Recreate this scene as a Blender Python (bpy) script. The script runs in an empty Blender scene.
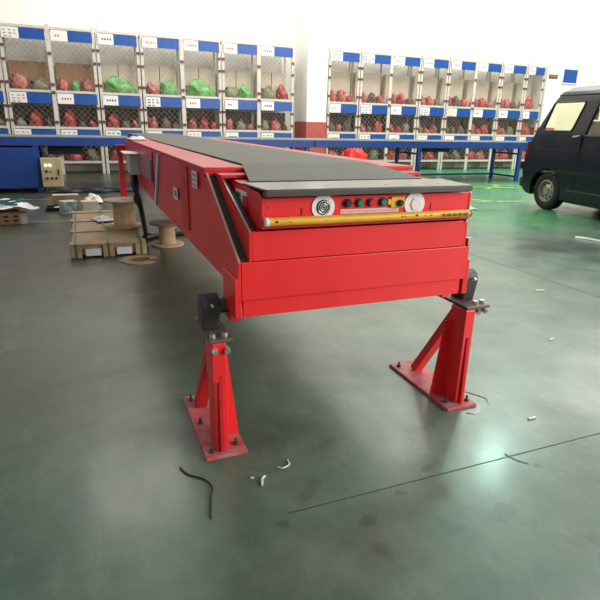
import bpy, bmesh, math, random
from mathutils import Vector, Matrix, noise
random.seed(7)
C = bpy.context.scene.collection
PI = math.pi
SC = bpy.context.scene

# ------------------------------------------------------------------ materials
MATS = {}
def mat(name, col, rough=.5, metal=0., spec=.5, var=0., vscale=8., bump=0., bscale=60., col2=None, coat=0., trans=0., emit=None, estr=0.):
    if name in MATS: return MATS[name]
    m = bpy.data.materials.new(name); m.use_nodes = True
    nt = m.node_tree; b = nt.nodes['Principled BSDF']
    b.inputs['Roughness'].default_value = rough; b.inputs['Metallic'].default_value = metal
    b.inputs['Specular IOR Level'].default_value = spec; b.inputs['Coat Weight'].default_value = coat
    b.inputs['Transmission Weight'].default_value = trans
    tc = nt.nodes.new('ShaderNodeTexCoord')
    c2 = col2 or tuple(max(0, c*(1-var)) for c in col)
    nz = nt.nodes.new('ShaderNodeTexNoise'); nz.inputs['Scale'].default_value = vscale; nz.inputs['Detail'].default_value = 4
    nt.links.new(tc.outputs['Object'], nz.inputs['Vector'])
    rp = nt.nodes.new('ShaderNodeValToRGB')
    rp.color_ramp.elements[0].position = .35; rp.color_ramp.elements[1].position = .65
    rp.color_ramp.elements[0].color = (*c2, 1); rp.color_ramp.elements[1].color = (*col, 1)
    nt.links.new(nz.outputs['Fac'], rp.inputs['Fac']); nt.links.new(rp.outputs['Color'], b.inputs['Base Color'])
    if bump:
        n2 = nt.nodes.new('ShaderNodeTexNoise'); n2.inputs['Scale'].default_value = bscale
        nt.links.new(tc.outputs['Object'], n2.inputs['Vector'])
        bp = nt.nodes.new('ShaderNodeBump'); bp.inputs['Strength'].default_value = bump; bp.inputs['Distance'].default_value = .01
        nt.links.new(n2.outputs['Fac'], bp.inputs['Height']); nt.links.new(bp.outputs['Normal'], b.inputs['Normal'])
    if emit:
        b.inputs['Emission Color'].default_value = (*emit, 1); b.inputs['Emission Strength'].default_value = estr
    MATS[name] = m
    return m
RED = mat('red_enamel', (.86,.024,.026), .34, var=.10, vscale=5, spec=.5)
REDF = mat('red_frame_enamel', (.62,.016,.02), .45, var=.2, vscale=12)
DUSTRED = mat('dusty_red_enamel', (.52,.06,.06), .6, col2=(.42,.20,.20), vscale=22)
BELT = mat('belt_rubber', (.074,.072,.048), .55, var=.15, vscale=9, spec=.28)
STEEL = mat('brushed_steel', (.42,.39,.34), .34, metal=.85, var=.15, vscale=30)
STEELD = mat('dark_steel', (.10,.095,.09), .45, metal=.5, var=.3, vscale=30)
ALU = mat('aluminium', (.62,.62,.58), .35, metal=.6, var=.1)
BOLT = mat('zinc_bolt', (.75,.75,.73), .3, metal=.8, var=.1)
RUB = mat('black_rubber', (.012,.016,.013), .5, var=.3)
GREENRUB = mat('green_edge_belt', (.010,.055,.030), .45, var=.3)
YEL = mat('yellow_paint', (.85,.50,.03), .42, col2=(.70,.36,.03), vscale=14)
WHITE = mat('white_plastic', (.82,.80,.76), .5, var=.05)
PAPER = mat('white_paper', (.80,.79,.76), .7, var=.05)
GREY = mat('light_grey_enamel', (.52,.54,.54), .5, var=.08)
BLUE = mat('blue_enamel', (.012,.060,.30), .45, var=.2, vscale=6)
BLUEB = mat('blue_board', (.008,.075,.33), .4, var=.12, vscale=6)
RACK = mat('ivory_rack_enamel', (.64,.59,.52), .5, var=.18, vscale=12)
RUSTY = mat('brown_clip', (.14,.055,.04), .6, var=.3)
TABLE = mat('grey_green_belt', (.15,.155,.13), .5, var=.15, vscale=3)
PANELY = mat('cream_panel', (.62,.52,.27), .45, var=.08)
WOOD = mat('raw_plywood', (.50,.33,.19), .7, var=.25, vscale=20, bump=.2)
WOODL = mat('pale_wood_flange', (.42,.37,.24), .6, var=.2, vscale=15)
CARD = mat('brown_cardboard', (.38,.22,.12), .8, var=.2, vscale=10)
CARDL = mat('cream_cardboard', (.68,.60,.48), .8, var=.12, vscale=10)
STRAP = mat('green_strap', (.06,.16,.03), .5, var=.2)
VANP = mat('navy_paint', (.006,.010,.020), .32, var=.2, coat=.15, spec=.4)
TEALP = mat('teal_roof_paint', (.015,.12,.12), .65, var=.2)
TYRE = mat('tyre_rubber', (.012,.012,.013), .75, var=.3)
WHEEL = mat('wheel_steel', (.46,.42,.35), .4, metal=.5, var=.2)
TRIM = mat('black_trim', (.015,.016,.018), .5, var=.2)
SEAT = mat('grey_seat_fabric', (.16,.15,.13), .9, var=.2)
INT = mat('van_lining', (.35,.33,.28), .8, var=.1)
LINEY = mat('yellow_floor_paint', (.50,.58,.08), .5, col2=(.22,.28,.08), vscale=9)
LINEO = mat('worn_yellow_paint', (.22,.17,.04), .6, col2=(.10,.09,.04), vscale=9)
JOINT = mat('floor_joint', (.055,.070,.056), .8, var=.4, vscale=9)
STAIN = mat('oil_stain', (.035,.038,.027), .5, var=.3)
REDBASE = mat('brick_red_paint', (.50,.10,.075), .6, var=.2)
BTN_K = mat('black_button', (.02,.02,.03), .3); BTN_G = mat('green_button', (.0,.22,.10), .3); BTN_R = mat('red_button', (.62,.01,.03), .25)
AMB = mat('red_tail_lens', (.12,.018,.014), .25)
TEALW = mat('teal_film', (.12,.26,.25), .35, col2=(.6,.65,.6), vscale=14)
BLK = mat('black_ink', (.02,.02,.02), .6); ORI = mat('orange_ink', (.55,.14,.04), .6); BLI = mat('blue_ink', (.03,.12,.42), .6); REI = mat('red_ink', (.6,.04,.03), .6)
BAGR = mat('red_film', (.62,.07,.06), .35, col2=(.17,.04,.035), vscale=5, spec=.6)  # dark second tone paints deep shadows into the bag folds
BAGP = mat('pink_film', (.56,.14,.11), .35, col2=(.20,.06,.05), vscale=5, spec=.6)  # shadowed folds painted in by the darker tone here too
BAGG = mat('green_film', (.20,.50,.16), .4, col2=(.10,.28,.08), vscale=6)
BAGO = mat('olive_film', (.23,.25,.13), .45, col2=(.12,.10,.06), vscale=8)
BAGB = mat('brown_film', (.17,.11,.08), .55, col2=(.07,.045,.03), vscale=8)
BAGV = mat('bright_red_film', (.78,.02,.02), .4, var=.1)
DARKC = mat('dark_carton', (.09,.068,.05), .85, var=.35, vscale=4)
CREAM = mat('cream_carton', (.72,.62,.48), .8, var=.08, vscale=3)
SCRAP = mat('scrap_white', (.75,.73,.68), .7); LIL = mat('lilac_sheet', (.55,.48,.55), .7)
def glass(name, col, fac):
    m = bpy.data.materials.new(name); m.use_nodes = True; nt = m.node_tree
    out = nt.nodes['Material Output']; nt.nodes.remove(nt.nodes['Principled BSDF'])
    t = nt.nodes.new('ShaderNodeBsdfTransparent'); t.inputs[0].default_value = (*col, 1)
    g = nt.nodes.new('ShaderNodeBsdfGlossy'); g.inputs['Roughness'].default_value = .05
    mx = nt.nodes.new('ShaderNodeMixShader'); mx.inputs[0].default_value = fac
    nt.links.new(t.outputs[0], mx.inputs[1]); nt.links.new(g.outputs[0], mx.inputs[2])
    nt.links.new(mx.outputs[0], out.inputs[0]); return m
GLASS = glass('tinted_glass', (.97,.95,.86), .05)

def floor_mat():
    m = bpy.data.materials.new('epoxy_floor'); m.use_nodes = True; nt = m.node_tree; N = nt.nodes; L = nt.links
    b = N['Principled BSDF']; tc = N.new('ShaderNodeTexCoord')
    def nz(s, d=5, r=.55, sc=(1,1,1)):
        mp = N.new('ShaderNodeMapping'); mp.inputs['Scale'].default_value = sc
        L.new(tc.outputs['Object'], mp.inputs['Vector'])
        n = N.new('ShaderNodeTexNoise'); n.inputs['Scale'].default_value = s; n.inputs['Detail'].default_value = d; n.inputs['Roughness'].default_value = r
        L.new(mp.outputs[0], n.inputs['Vector']); return n.outputs['Fac']
    def ramp(f, a, ca, c, cc):
        r = N.new('ShaderNodeValToRGB'); e = r.color_ramp.elements
        e[0].position, e[0].color, e[1].position, e[1].color = a, (*ca,1), c, (*cc,1); L.new(f, r.inputs[0]); return r.outputs[0]
    def mix(f, a, c, mode='MIX'):
        x = N.new('ShaderNodeMix'); x.data_type = 'RGBA'; x.blend_type = mode
        if isinstance(f, float): x.inputs[0].default_value = f
        else: L.new(f, x.inputs[0])
        L.new(a, x.inputs[6]); L.new(c, x.inputs[7]); return x.outputs[2]
    worn = ramp(nz(1.7, 9, .68), .38, (.058,.100,.070), .68, (.135,.190,.135))
    fresh = ramp(nz(2.0, 4), .3, (.035,.19,.075), .7, (.06,.27,.11))
    sx = N.new('ShaderNodeSeparateXYZ'); L.new(tc.outputs['Object'], sx.inputs[0])
    def mth(op, a, c):
        n = N.new('ShaderNodeMath'); n.operation = op
        for i, v in enumerate((a, c)):
            if isinstance(v, (int, float)): n.inputs[i].default_value = v
            else: L.new(v, n.inputs[i])
        return n.outputs[0]
    # fresher green paint kept on the vehicle bay side (x > ~4.5, y > ~3.4), worn out over the working area
    d = mth('MINIMUM', mth('SUBTRACT', sx.outputs['X'], 3.9), mth('MULTIPLY', mth('SUBTRACT', sx.outputs['Y'], 3.2), 1.2))
    d = mth('ADD', d, mth('MULTIPLY', mth('SUBTRACT', nz(1.1, 5), .5), 1.6))
    fr = N.new('ShaderNodeMapRange'); fr.inputs['From Min'].default_value = -.3; fr.inputs['From Max'].default_value = .8
    L.new(d, fr.inputs['Value'])
    c = mix(fr.outputs[0], worn, fresh)
    # darker, browner floor towards the storage side
    dl = mth('ADD', mth('MULTIPLY', mth('SUBTRACT', 1.0, sx.outputs['X']), .45), mth('MULTIPLY', mth('SUBTRACT', sx.outputs['Y'], .9), .5))
    dl = mth('ADD', dl, mth('MULTIPLY', mth('SUBTRACT', nz(.8, 6), .5), 1.6))
    f2 = N.new('ShaderNodeMapRange'); f2.inputs['From Min'].default_value = .1; f2.inputs['From Max'].default_value = 1.9; L.new(dl, f2.inputs['Value'])
    lm = mth('MULTIPLY', f2.outputs[0], mth('SUBTRACT', 1.0, fr.outputs[0]))
    brown = ramp(nz(2.2, 6), .3, (.030,.032,.017), .7, (.060,.060,.036))
    c = mix(lm, c, brown)
    # small dark blotches
    bl = ramp(nz(4.2, 5, .6), .58, (0,0,0), .74, (1,1,1))
    dk = N.new('ShaderNodeRGB'); dk.outputs[0].default_value = (.036,.048,.036,1)
    c = mix(mth('MULTIPLY', bl, .6), c, dk.outputs[0])
    sc_ = ramp(nz(9, 8, .75, (1,.35,1)), .54, (0,0,0), .72, (1,1,1))
    lt = N.new('ShaderNodeRGB'); lt.outputs[0].default_value = (.24,.27,.235,1)
    c = mix(mth('MULTIPLY', sc_, .35), c, lt.outputs[0])
    # individual oil stains and scuffs: (x, y, half-length, half-width, turn, strength)
    for (px, py, rx, ry, rz, st_) in ((4.28,2.45,.75,.36,.1,1.0), (1.02,-.46,.020,.015,0,.9), (.72,-.62,.075,.040,.5,.5), (.28,-.50,.045,.030,.5,.5), (.62,-.33,.05,.02,.3,.45),
                                    (.16,-.30,.09,.03,.8,.35), (3.0,2.9,.35,.05,-.9,.45), (3.6,2.75,.3,.04,-.2,.4), (2.2,1.1,.45,.05,-.5,.35), (1.7,.75,.30,.06,-.3,.35), (.45,-.42,.03,.02,0,.5), (.02,-.42,.03,.02,0,.4), (-.35,.9,.5,.07,.2,.3), (2.6,.55,.4,.06,-.3,.3)):
        mp = N.new('ShaderNodeMapping'); mp.vector_type = 'TEXTURE'; mp.inputs['Location'].default_value = (px, py, 0); mp.inputs['Rotation'].default_value = (0, 0, rz); mp.inputs['Scale'].default_value = (rx, ry, 1)
        L.new(tc.outputs['Object'], mp.inputs['Vector'])
        vl = N.new('ShaderNodeVectorMath'); vl.operation = 'LENGTH'; L.new(mp.outputs[0], vl.inputs[0])
        dd = mth('ADD', vl.outputs['Value'], mth('MULTIPLY', mth('SUBTRACT', nz(2.2/max(rx, .05), 4), .5), 1.5))
        k = ramp(dd, .55, (st_,)*3, 1.05, (0,0,0))
        c = mix(k, c, dk.outputs[0])
    L.new(c, b.inputs['Base Color'])
    r = ramp(nz(3, 5), .3, (.28,)*3, .7, (.44,)*3); L.new(r, b.inputs['Roughness'])
    b.inputs['Specular IOR Level'].default_value = .42; b.inputs['Coat Weight'].default_value = .22; b.inputs['Coat Roughness'].default_value = .17
    bp = N.new('ShaderNodeBump'); bp.inputs['Strength'].default_value = .12; bp.inputs['Distance'].default_value = .01
    L.new(nz(9, 4), bp.inputs['Height']); L.new(bp.outputs[0], b.inputs['Normal'])
    return m

# ------------------------------------------------------------------ geometry helpers
def bm_box(bm, x0, x1, y0, y1, z0, z1):
    vs = [bm.verts.new((x, y, z)) for z in (z0, z1) for y in (y0, y1) for x in (x0, x1)]
    for f in ((0,2,3,1), (4,5,7,6), (0,1,5,4), (2,6,7,3), (0,4,6,2), (1,3,7,5)):
        bm.faces.new([vs[i] for i in f])
def frame(d):
    d = d.normalized(); a = Vector((0,0,1)) if abs(d.z) < .9 else Vector((1,0,0))
    u = d.cross(a).normalized(); return u, d.cross(u).normalized()
def bm_cyl(bm, a, b, r, n=16, r2=None, cap=True):
    a, b = Vector(a), Vector(b); u, v = frame(b-a); r2 = r if r2 is None else r2
    A = [bm.verts.new(a + (u*math.cos(2*PI*i/n)+v*math.sin(2*PI*i/n))*r) for i in range(n)]
    B = [bm.verts.new(b + (u*math.cos(2*PI*i/n)+v*math.sin(2*PI*i/n))*r2) for i in range(n)]
    for i in range(n): bm.faces.new((A[i], A[(i+1)%n], B[(i+1)%n], B[i]))
    if cap: bm.faces.new(A[::-1]); bm.faces.new(B)
def bm_bar(bm, a, b, w, h, side=None):
    """rectangular bar from a to b; w along side vector, h across"""
    a, b = Vector(a), Vector(b); d = (b-a).normalized()
    s = Vector(side) if side else frame(d)[0]; s = (s - d*s.dot(d)).normalized(); t = d.cross(s)
    A = [bm.verts.new(p + s*(i*w/2) + t*(j*h/2)) for p in (a, b) for i, j in ((-1,-1), (1,-1), (1,1), (-1,1))]
    for f in ((0,1,2,3), (7,6,5,4), (0,4,5,1), (1,5,6,2), (2,6,7,3), (3,7,4,0)): bm.faces.new([A[i] for i in f])
def bm_tube(bm, pts, r, n=8):
    rings = []; pts = [Vector(p) for p in pts]
    for i, p in enumerate(pts):
        d = (pts[min(i+1, len(pts)-1)] - pts[max(i-1, 0)]); u, v = frame(d)
        if i and rings:
            pu = prev; u = (pu - d.normalized()*pu.dot(d.normalized())).normalized(); v = d.normalized().cross(u)
        prev = u
        rings.append([bm.verts.new(p + (u*math.cos(2*PI*k/n)+v*math.sin(2*PI*k/n))*r) for k in range(n)])
    for a, b in zip(rings, rings[1:]):
        for k in range(n): bm.faces.new((a[k], a[(k+1)%n], b[(k+1)%n], b[k]))
    bm.faces.new(rings[0][::-1]); bm.faces.new(rings[-1])
def bm_prism(bm, poly, axis, a, b):
    """extrude a 2D polygon along an axis. axis x: poly=(y,z); y: (x,z); z: (x,y)"""
    def P(p, t): return {'x': (t, p[0], p[1]), 'y': (p[0], t, p[1]), 'z': (p[0], p[1], t)}[axis]
    A = [bm.verts.new(P(p, a)) for p in poly]; B = [bm.verts.new(P(p, b)) for p in poly]; n = len(poly)
    bm.faces.new(A); bm.faces.new(B[::-1])
    for i in range(n): bm.faces.new((A[i], B[i], B[(i+1)%n], A[(i+1)%n]))
def spline(pts, n=8):
    out = []; P = [Vector(p) for p in pts]
    for i in range(len(P)-1):
        p0, p1, p2, p3 = P[max(i-1,0)], P[i], P[i+1], P[min(i+2, len(P)-1)]
        for k in range(n):
            t = k/n; out.append(.5*((2*p1)+(p2-p0)*t+(2*p0-5*p1+4*p2-p3)*t*t+(3*p1-p0-3*p2+p3)*t**3))
    return out + [P[-1]]
def obj(name, bm, m, parent=None, smooth=False, bevel=0., recalc=True, sub=0):
    if recalc: bmesh.ops.recalc_face_normals(bm, faces=bm.faces[:])
    me = bpy.data.meshes.new(name); bm.to_mesh(me); bm.free(); me.materials.append(m)
    if smooth:
        for p in me.polygons: p.use_smooth = True
        try: me.set_sharp_from_angle(angle=math.radians(38))
        except Exception: pass
    o = bpy.data.objects.new(name, me); C.objects.link(o)
    if parent: o.parent = parent
    if bevel:
        md = o.modifiers.new('bevel', 'BEVEL'); md.width = bevel; md.segments = 2; md.limit_method = 'ANGLE'; md.angle_limit = math.radians(40)
    if sub:
        md = o.modifiers.new('sub', 'SUBSURF'); md.levels = md.render_levels = sub
    return o
def B(name, m, boxes, parent=None, bevel=0., **k):
    bm = bmesh.new()
    for b in boxes: bm_box(bm, *b)
    return obj(name, bm, m, parent, bevel=bevel, **k)
def tag(o, label, cat, group=None, kind=None):
    if label: o['label'] = label
    if cat: o['category'] = cat
    if group: o['group'] = group
    if kind: o['kind'] = kind
    return o
def thing(name, label, cat, loc=(0,0,0), rz=0, group=None):
    o = bpy.data.objects.new(name, None); C.objects.link(o); o.location = loc; o.rotation_euler = (0,0,rz); o.empty_display_size = .1
    return tag(o, label, cat, group)
def struct(o): o['kind'] = 'structure'; return o
def L(o, label): o['label'] = label; return o
def copy_tree(o, parent=None):
    c = o.copy(); C.objects.link(c); c.parent = parent
    for ch in list(o.children): copy_tree(ch, c)
    return c

# ------------------------------------------------------------------ camera
cam = bpy.data.cameras.new('camera'); co = bpy.data.objects.new('camera', cam); C.objects.link(co); SC.camera = co
cam.sensor_width = 36; cam.lens = 36*531.58/600; cam.clip_end = 200
pit, rol, yaw = .319, .0228, -.387
fw = Vector((-math.sin(yaw)*math.cos(pit), math.cos(yaw)*math.cos(pit), -math.sin(pit)))
ri = Vector((math.cos(yaw), math.sin(yaw), 0)); up = ri.cross(fw)
r2 = math.cos(rol)*ri + math.sin(rol)*up; u2 = -math.sin(rol)*ri + math.cos(rol)*up
M = Matrix((r2, u2, -fw)).transposed().to_4x4(); M.translation = (-.4635, -1.7037, 1.2)
co.matrix_world = M

# ------------------------------------------------------------------ setting
bm = bmesh.new(); bm_box(bm, -9, 22, -9, 13.0, -.1, 0)
struct(obj('floor', bm, floor_mat()))
WALLM = mat('cream_wall', (.86,.83,.76), .8, var=.04, vscale=1)
YB = 12.72
struct(B('wall_back', WALLM, [(-9, 22, YB, YB+.2, 0, 7.5)]))
struct(B('wall_right', WALLM, [(22, 22.2, -3, YB+.2, 0, 7.5)]))
struct(B('wall_left', WALLM, [(-9.2, -9, -3, YB+.2, 0, 7.5)]))
# pillars of the hall
def pillar(name, x0, x1, h, n):
    struct(B('trim_%d' % n, mat('pillar_paint', (.84,.84,.80), .7, var=.04), [(x0, x1, 11.88, YB, h, 7.5)]))
    struct(B('trim_%d' % (n+1), REDBASE, [(x0-.004, x1+.004, 11.876, YB, 0, h)]))
pillar('p', 5.14, 5.70, 1.27, 1); pillar('p', 13.12, 13.72, 1.27, 3)
# saw-cut joints in the slab
struct(B('trim_5', JOINT, [(.05, 22, -.381, -.377, 0, .0008)]))
struct(B('trim_6', JOINT, [(3.094, 3.099, -9, 12, 0, .0008)]))
# painted floor markings
def stripe(n, a, b, w, m=LINEY):
    bm = bmesh.new(); bm_bar(bm, (*a, .001), (*b, .001), w, .002, side=(b[1]-a[1], a[0]-b[0], 0)); struct(obj('trim_%d' % n, bm, m))
stripe(7, (-1.25, 5.50), (-.42, 5.42), .07, LINEO)
stripe(8, (5.75, 6.35), (6.25, 5.60), .07); stripe(9, (5.85, 5.78), (8.4, 5.2), .07)
stripe(10, (7.15, 7.85), (8.35, 7.35), .07); stripe(11, (7.4, 7.35), (8.2, 7.9), .07); stripe(12, (8.1, 8.1), (9.2, 7.3), .06)
stripe(13, (-1.4, 7.6), (.0, 7.45), .06, LINEO)

# ------------------------------------------------------------------ telescopic conveyor
W = .967
conv = thing('telescopic_conveyor', 'long red telescopic belt conveyor on red support legs, its nose facing the viewer', 'conveyor', (0,0,0))
# --- outer section: side plates with raked front, deck, front face
bm = bmesh.new()
side = [(0,.747), (.485,1.015), (4.45,1.015), (4.45,.70), (2.15,.645), (.20,.640), (.18,.545), (0,.545)]
for x0, x1 in ((0,.012), (W-.012, W)): bm_prism(bm, side, 'x', x0, x1)
bm_box(bm, .012, W-.012, -.002, .012, .611, .747)
bm_box(bm, .02, W-.02, .010, .025, .545, .611)
bm_box(bm, -.012, 0, 0, .175, .545, .69); bm_box(bm, W, W+.012, 0, .175, .545, .69)
bm_box(bm, .03, W-.03, .30, 4.40, .66, .672)
bm_box(bm, .03, W-.03, .02, .20, .56, .575)
bm_box(bm, .012, W-.012, 4.42, 4.45, .60, 1.0)
outer = obj('outer_section', bm, RED, conv, bevel=.002)
B('top_deck', REDF, [(-.008, .172, .47, 4.46, 1.012, 1.028), (.808, W+.008, .47, 4.46, 1.012, 1.028), (-.008, W+.008, .47, .482, .990, 1.012)], outer, bevel=.003)
# recessed side panels further back
B('side_cover', REDF, [(-.007, 0, .86, 1.02, .70, 1.0)], outer)
bm = bmesh.new(); bm_prism(bm, [(1.79,1.005),(1.87,1.005),(2.15,.655),(2.07,.655)], 'x', -.012, -.001)
L(obj('side_strip', bm, mat('pale_blue_strip', (.48,.60,.72), .4), outer), 'pale blue vertical strip on the side')
B('side_strip_shadow_gap', TRIM, [(-.004, -.001, 2.16, 2.19, .66, 1.0)], outer).name = 'painted_gap_shade'  # black strip painted in for the shade of the gap
def edge(sec, x, p0, p1, wd, m_al=ALU, m_r=GREENRUB, sgn=1):
    """aluminium lip and dark edge belt along the raked front"""
    y0, z0 = p0; y1, z1 = p1; d = Vector((0, y1-y0, z1-z0)).normalized(); nrm = Vector((0, -d.z, d.y))
    bm = bmesh.new(); o = Vector((x, 0, 0))
    a, b = o+Vector((0,y0,z0)), o+Vector((0,y1,z1)); bm_bar(bm, a, b, .010, .006, side=nrm); obj('edge_lip', bm, m_al, sec)
    bm = bmesh.new(); o2 = Vector((x+sgn*(.004+wd/2), 0, 0))
    dn = nrm*-.008; bm_bar(bm, o2+Vector((0,y0,z0))+dn, o2+Vector((0,y1,z1))+dn, .004, wd, side=nrm); obj('edge_belt', bm, m_r, sec)
edge(outer, .004, (.0,.748), (.485,1.010), .032); edge(outer, W-.004, (.0,.748), (.485,1.010), .020, sgn=-1)
# --- middle section
xa0, xa1 = .040, W-.022
bm = bmesh.new()
side = [(0,.853), (.385,1.0), (.9,1.0), (.9,.70), (.02,.70), (0,.748)]
for x0, x1 in ((xa0, xa0+.010), (xa1-.010, xa1)): bm_prism(bm, side, 'x', x0, x1)
bm_box(bm, xa0+.010, xa1-.010, -.001, .010, .750, .852)
bm_box(bm, xa0+.01, xa1-.01, .01, .5, .835, .845)
mid = obj('middle_section', bm, RED, conv, bevel=.002)
B('top_deck', REDF, [(xa0-.004, .16, .36, .9, .994, 1.008), (.82, xa1+.004, .36, .9, .994, 1.008)], mid, bevel=.002)
edge(mid, xa0+.003, (.0,.852), (.385,.994), .020, m_r=RUB); edge(mid, xa1-.003, (.0,.852), (.385,.994), .014, m_r=RUB, sgn=-1)
# little end brackets on the right hand corners
for x, z in ((xa1-.004, .858), (W-.002, .765)):
    B('end_bracket', STEEL, [(x-.012, x+.006, -.006, .02, z-.012, z+.016)], mid if z > .8 else outer)
# --- nose section
xn0, xn1 = .078, W-.038
bm = bmesh.new()
side = [(-.020,.862), (-.020,.966), (.02,.980), (.33,.990), (.8,.990), (.8,.80), (.08,.80), (.02,.858)]
for x0, x1 in ((xn0, xn0+.010), (xn1-.010, xn1)): bm_prism(bm, side, 'x', x0, x1)
bm_box(bm, xn0+.010, xn1-.010, -.018, -.008, .866, .966)
bm_box(bm, xn0+.01, xn1-.01, -.018, .5, .862, .870)
nose = obj('nose_section', bm, RED, conv, bevel=.002)
B('nose_deck', REDF, [(xn0, xn1, .15, .6, .984, .990)], nose)
# nose details
bm = bmesh.new(); bm_cyl(bm, (.072,.16,.925), (.079,.16,.925), .028, 24); L(obj('side_cover', bm, REDF, nose, smooth=True), 'round red cover on the side')
bm = bmesh.new(); bm_cyl(bm, (.071,.05,.875), (.079,.05,.875), .006, 10); obj('bolt', bm, REDF, nose)
def bulls(x, z, r, open_):
    bm = bmesh.new(); bm_cyl(bm, (x,-.0225,z), (x,-.017,z), r, 40)
    o = obj('lamp_ring', bm, WHITE, nose, smooth=True)
    bm = bmesh.new()
    if open_:
        bm_cyl(bm, (x,-.0245,z), (x,-.0215,z), .026, 32); obj('lamp_socket', bm, TRIM, o, smooth=True)
        bm = bmesh.new()
        for rr in (.021,.013,.006):
            bm_tube(bm, [(x+rr*math.cos(a*PI/12), -.026, z+rr*math.sin(a*PI/12)) for a in range(25)], .002, 6)
        obj('lamp_reflector', bm, BOLT, o, smooth=True)
    else:
        bm_cyl(bm, (x+.006,-.027,z), (x+.006,-.0215,z), .026, 6, r2=.027); L(obj('lamp_lens', bm, mat('pale_lens', (.78,.70,.70), .3), o, bevel=.002), 'pale hexagonal lamp cover')
bulls(.301, .930, .043, True); bulls(.672, .929, .043, False)
for x, m_, n_ in ((.395, BTN_K, 'black push button'), (.441, BTN_G, 'green push button'), (.487, BTN_R, 'red push button'), (.536, BTN_G, 'dark green push button beside the yellow key switch')):
    bm = bmesh.new(); bm_cyl(bm, (x,-.026,.941), (x,-.017,.941), .0155, 20); o = L(obj('push_button', bm, TRIM, nose, smooth=True), n_)
    bm = bmesh.new(); bm_cyl(bm, (x,-.034,.941), (x,-.0255,.941), .0105, 20, r2=.0120); obj('button_cap', bm, m_, o, smooth=True)
ks = L(B('key_switch', YEL, [(.568, .626, -.027, -.017, .919, .958), (.555,.572,-.026,-.018,.930,.950)], nose, bevel=.003), 'yellow key switch plate')
bm = bmesh.new(); bm_cyl(bm, (.604,-.037,.936), (.604,-.026,.936), .0125, 16); bm_box(bm, .599,.609,-.042,-.036,.926,.946); obj('switch_knob', bm, TRIM, ks)
npl = L(B('nameplate', mat('faded_plate', (.72,.55,.52), .5, var=.1, vscale=50), [(.369, .606, -.0195, -.0175, .903, .919)], nose), 'long narrow faded lettered plate')
B('lettering', mat('faded_ink', (.55,.36,.34), .6), [(.376+i*.0108, .376+i*.0108+random.choice((.003,.005,.006)), -.0203, -.019, .908, .914) for i in range(21)], npl)
for x in (.219, .743): B('slot', RUB, [(x, x+.005, -.0195, -.0170, .905, .930)], nose)
for x in (.10, .912): bm = bmesh.new(); bm_cyl(bm, (x,-.021,.90+.035*(x<.2)), (x,-.017,.90+.035*(x<.2)), .003, 8); obj('screw', bm, STEELD, nose)
st = B('warning_sticker', WHITE, [(.0755, .0775, .150, .300, .895, .965)], nose)
B('sticker_print', mat('grey_ink', (.12,.12,.12), .6), [(.0745, .0756, .16, .20, .905, .950), (.0745,.0756,.215,.262,.910,.925), (.0745,.0756,.225,.285,.935,.955), (.0745,.0756,.22,.25,.927,.932)], st)
# stickers on the outer side
st = B('warning_sticker', WHITE, [(-.0125, -.0105, .60, .70, .928, .998)], outer)
B('sticker_print', mat('red_grey_ink', (.45,.16,.14), .6), [(-.0133, -.0124, .615+i*.045, .640+i*.045, .934+j*.021, .948+j*.021) for i in range(2) for j in range(3)], st)
st = B('warning_sticker', WHITE, [(-.0125, -.0105, 1.13, 1.25, .808, .868)], outer)
B('sticker_print', BLI, [(-.0133, -.0124, 1.15, 1.21, .825, .855)], st)
# yellow bumper bar
bm = bmesh.new(); bm_cyl(bm, (.094,-.040,.890), (.910,-.040,.889), .0145, 20)
bar = L(obj('bumper_bar', bm, YEL, conv, smooth=True), 'yellow round stop bar across the front')
bm = bmesh.new(); bm_cyl(bm, (.084,-.040,.890), (.096,-.040,.890), .0150, 20); L(obj('end_cap', bm, WHITE, bar, smooth=True), 'white end cap')
bm = bmesh.new(); bm_cyl(bm, (.908,-.04,.889),(.914,-.04,.889),.0152,18)
for i in range(14):
    a_ = .782+i*.0086; tt = [(a_+.003*math.sin(t_), -.040-.0152*math.cos(t_), .889+.0152*math.sin(t_)) for t_ in [-.35+.1*k for k in range(8)]]; bm_tube(bm, tt, .0016 if i % 3 else .003, 5)
L(obj('tape_wrap', bm, STEELD, bar), 'dark worn marking near the right end')
bm = bmesh.new()
for x, s in ((.165,.003),(.30,.002),(.60,.004),(.615,.003),(.66,.006),(.70,.003),(.725,.004),(.77,.003),(.115,.006)): bm_box(bm, x, x+s*1.6, -.0555, -.0525, .889, .889+s)
obj('paint_chips', bm, RUB, bar)
B('bar_bracket', REDF, [(x, x+.012, -.035, -.018, .872, .892) for x in (.20,.50,.80)], bar)
# belt + nose plate
bm = bmesh.new()
xs0, xs1 = .175, .805
prof = [(6.4,1.036), (.56,1.036), (.55,1.035), (.205,.999), (.205,.992), (.55,1.026), (.56,1.0285), (6.4,1.0285)]
n0 = [(.160,.810)]
A = []
def bx(y): # belt widens slightly on the incline transition plate
    return (.175, .805) if y > .3 else (.105, .850)
A = [bm.verts.new((bx(y)[0], y, z)) for y, z in prof]; D = [bm.verts.new((bx(y)[1], y, z)) for y, z in prof]
n = len(prof); bm.faces.new(A); bm.faces.new(D[::-1])
for i in range(n): bm.faces.new((A[i], D[i], D[(i+1)%n], A[(i+1)%n]))
belt = obj('conveyor_belt', bm, BELT, conv)
bm = bmesh.new()
bm_prism(bm, [(.068,.165), (.897+.035,.185), (.897,-.052), (.088,-.056), (.078,-.02)], 'z', .990, .998)
npz = obj('nose_plate', bm, mat('nose_steel', (.155,.138,.112), .28, metal=.35, var=.2, vscale=14), conv, bevel=.002)
bm = bmesh.new(); bm_prism(bm, [(-.056,.995),(-.060,.990),(-.058,.976),(-.046,.972),(-.018,.972),(-.018,.990)], 'x', .084, .898)
obj('nose_lip', bm, mat('dull_grey_steel', (.115,.105,.092), .45, metal=.3, var=.2), npz, smooth=True)
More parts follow.
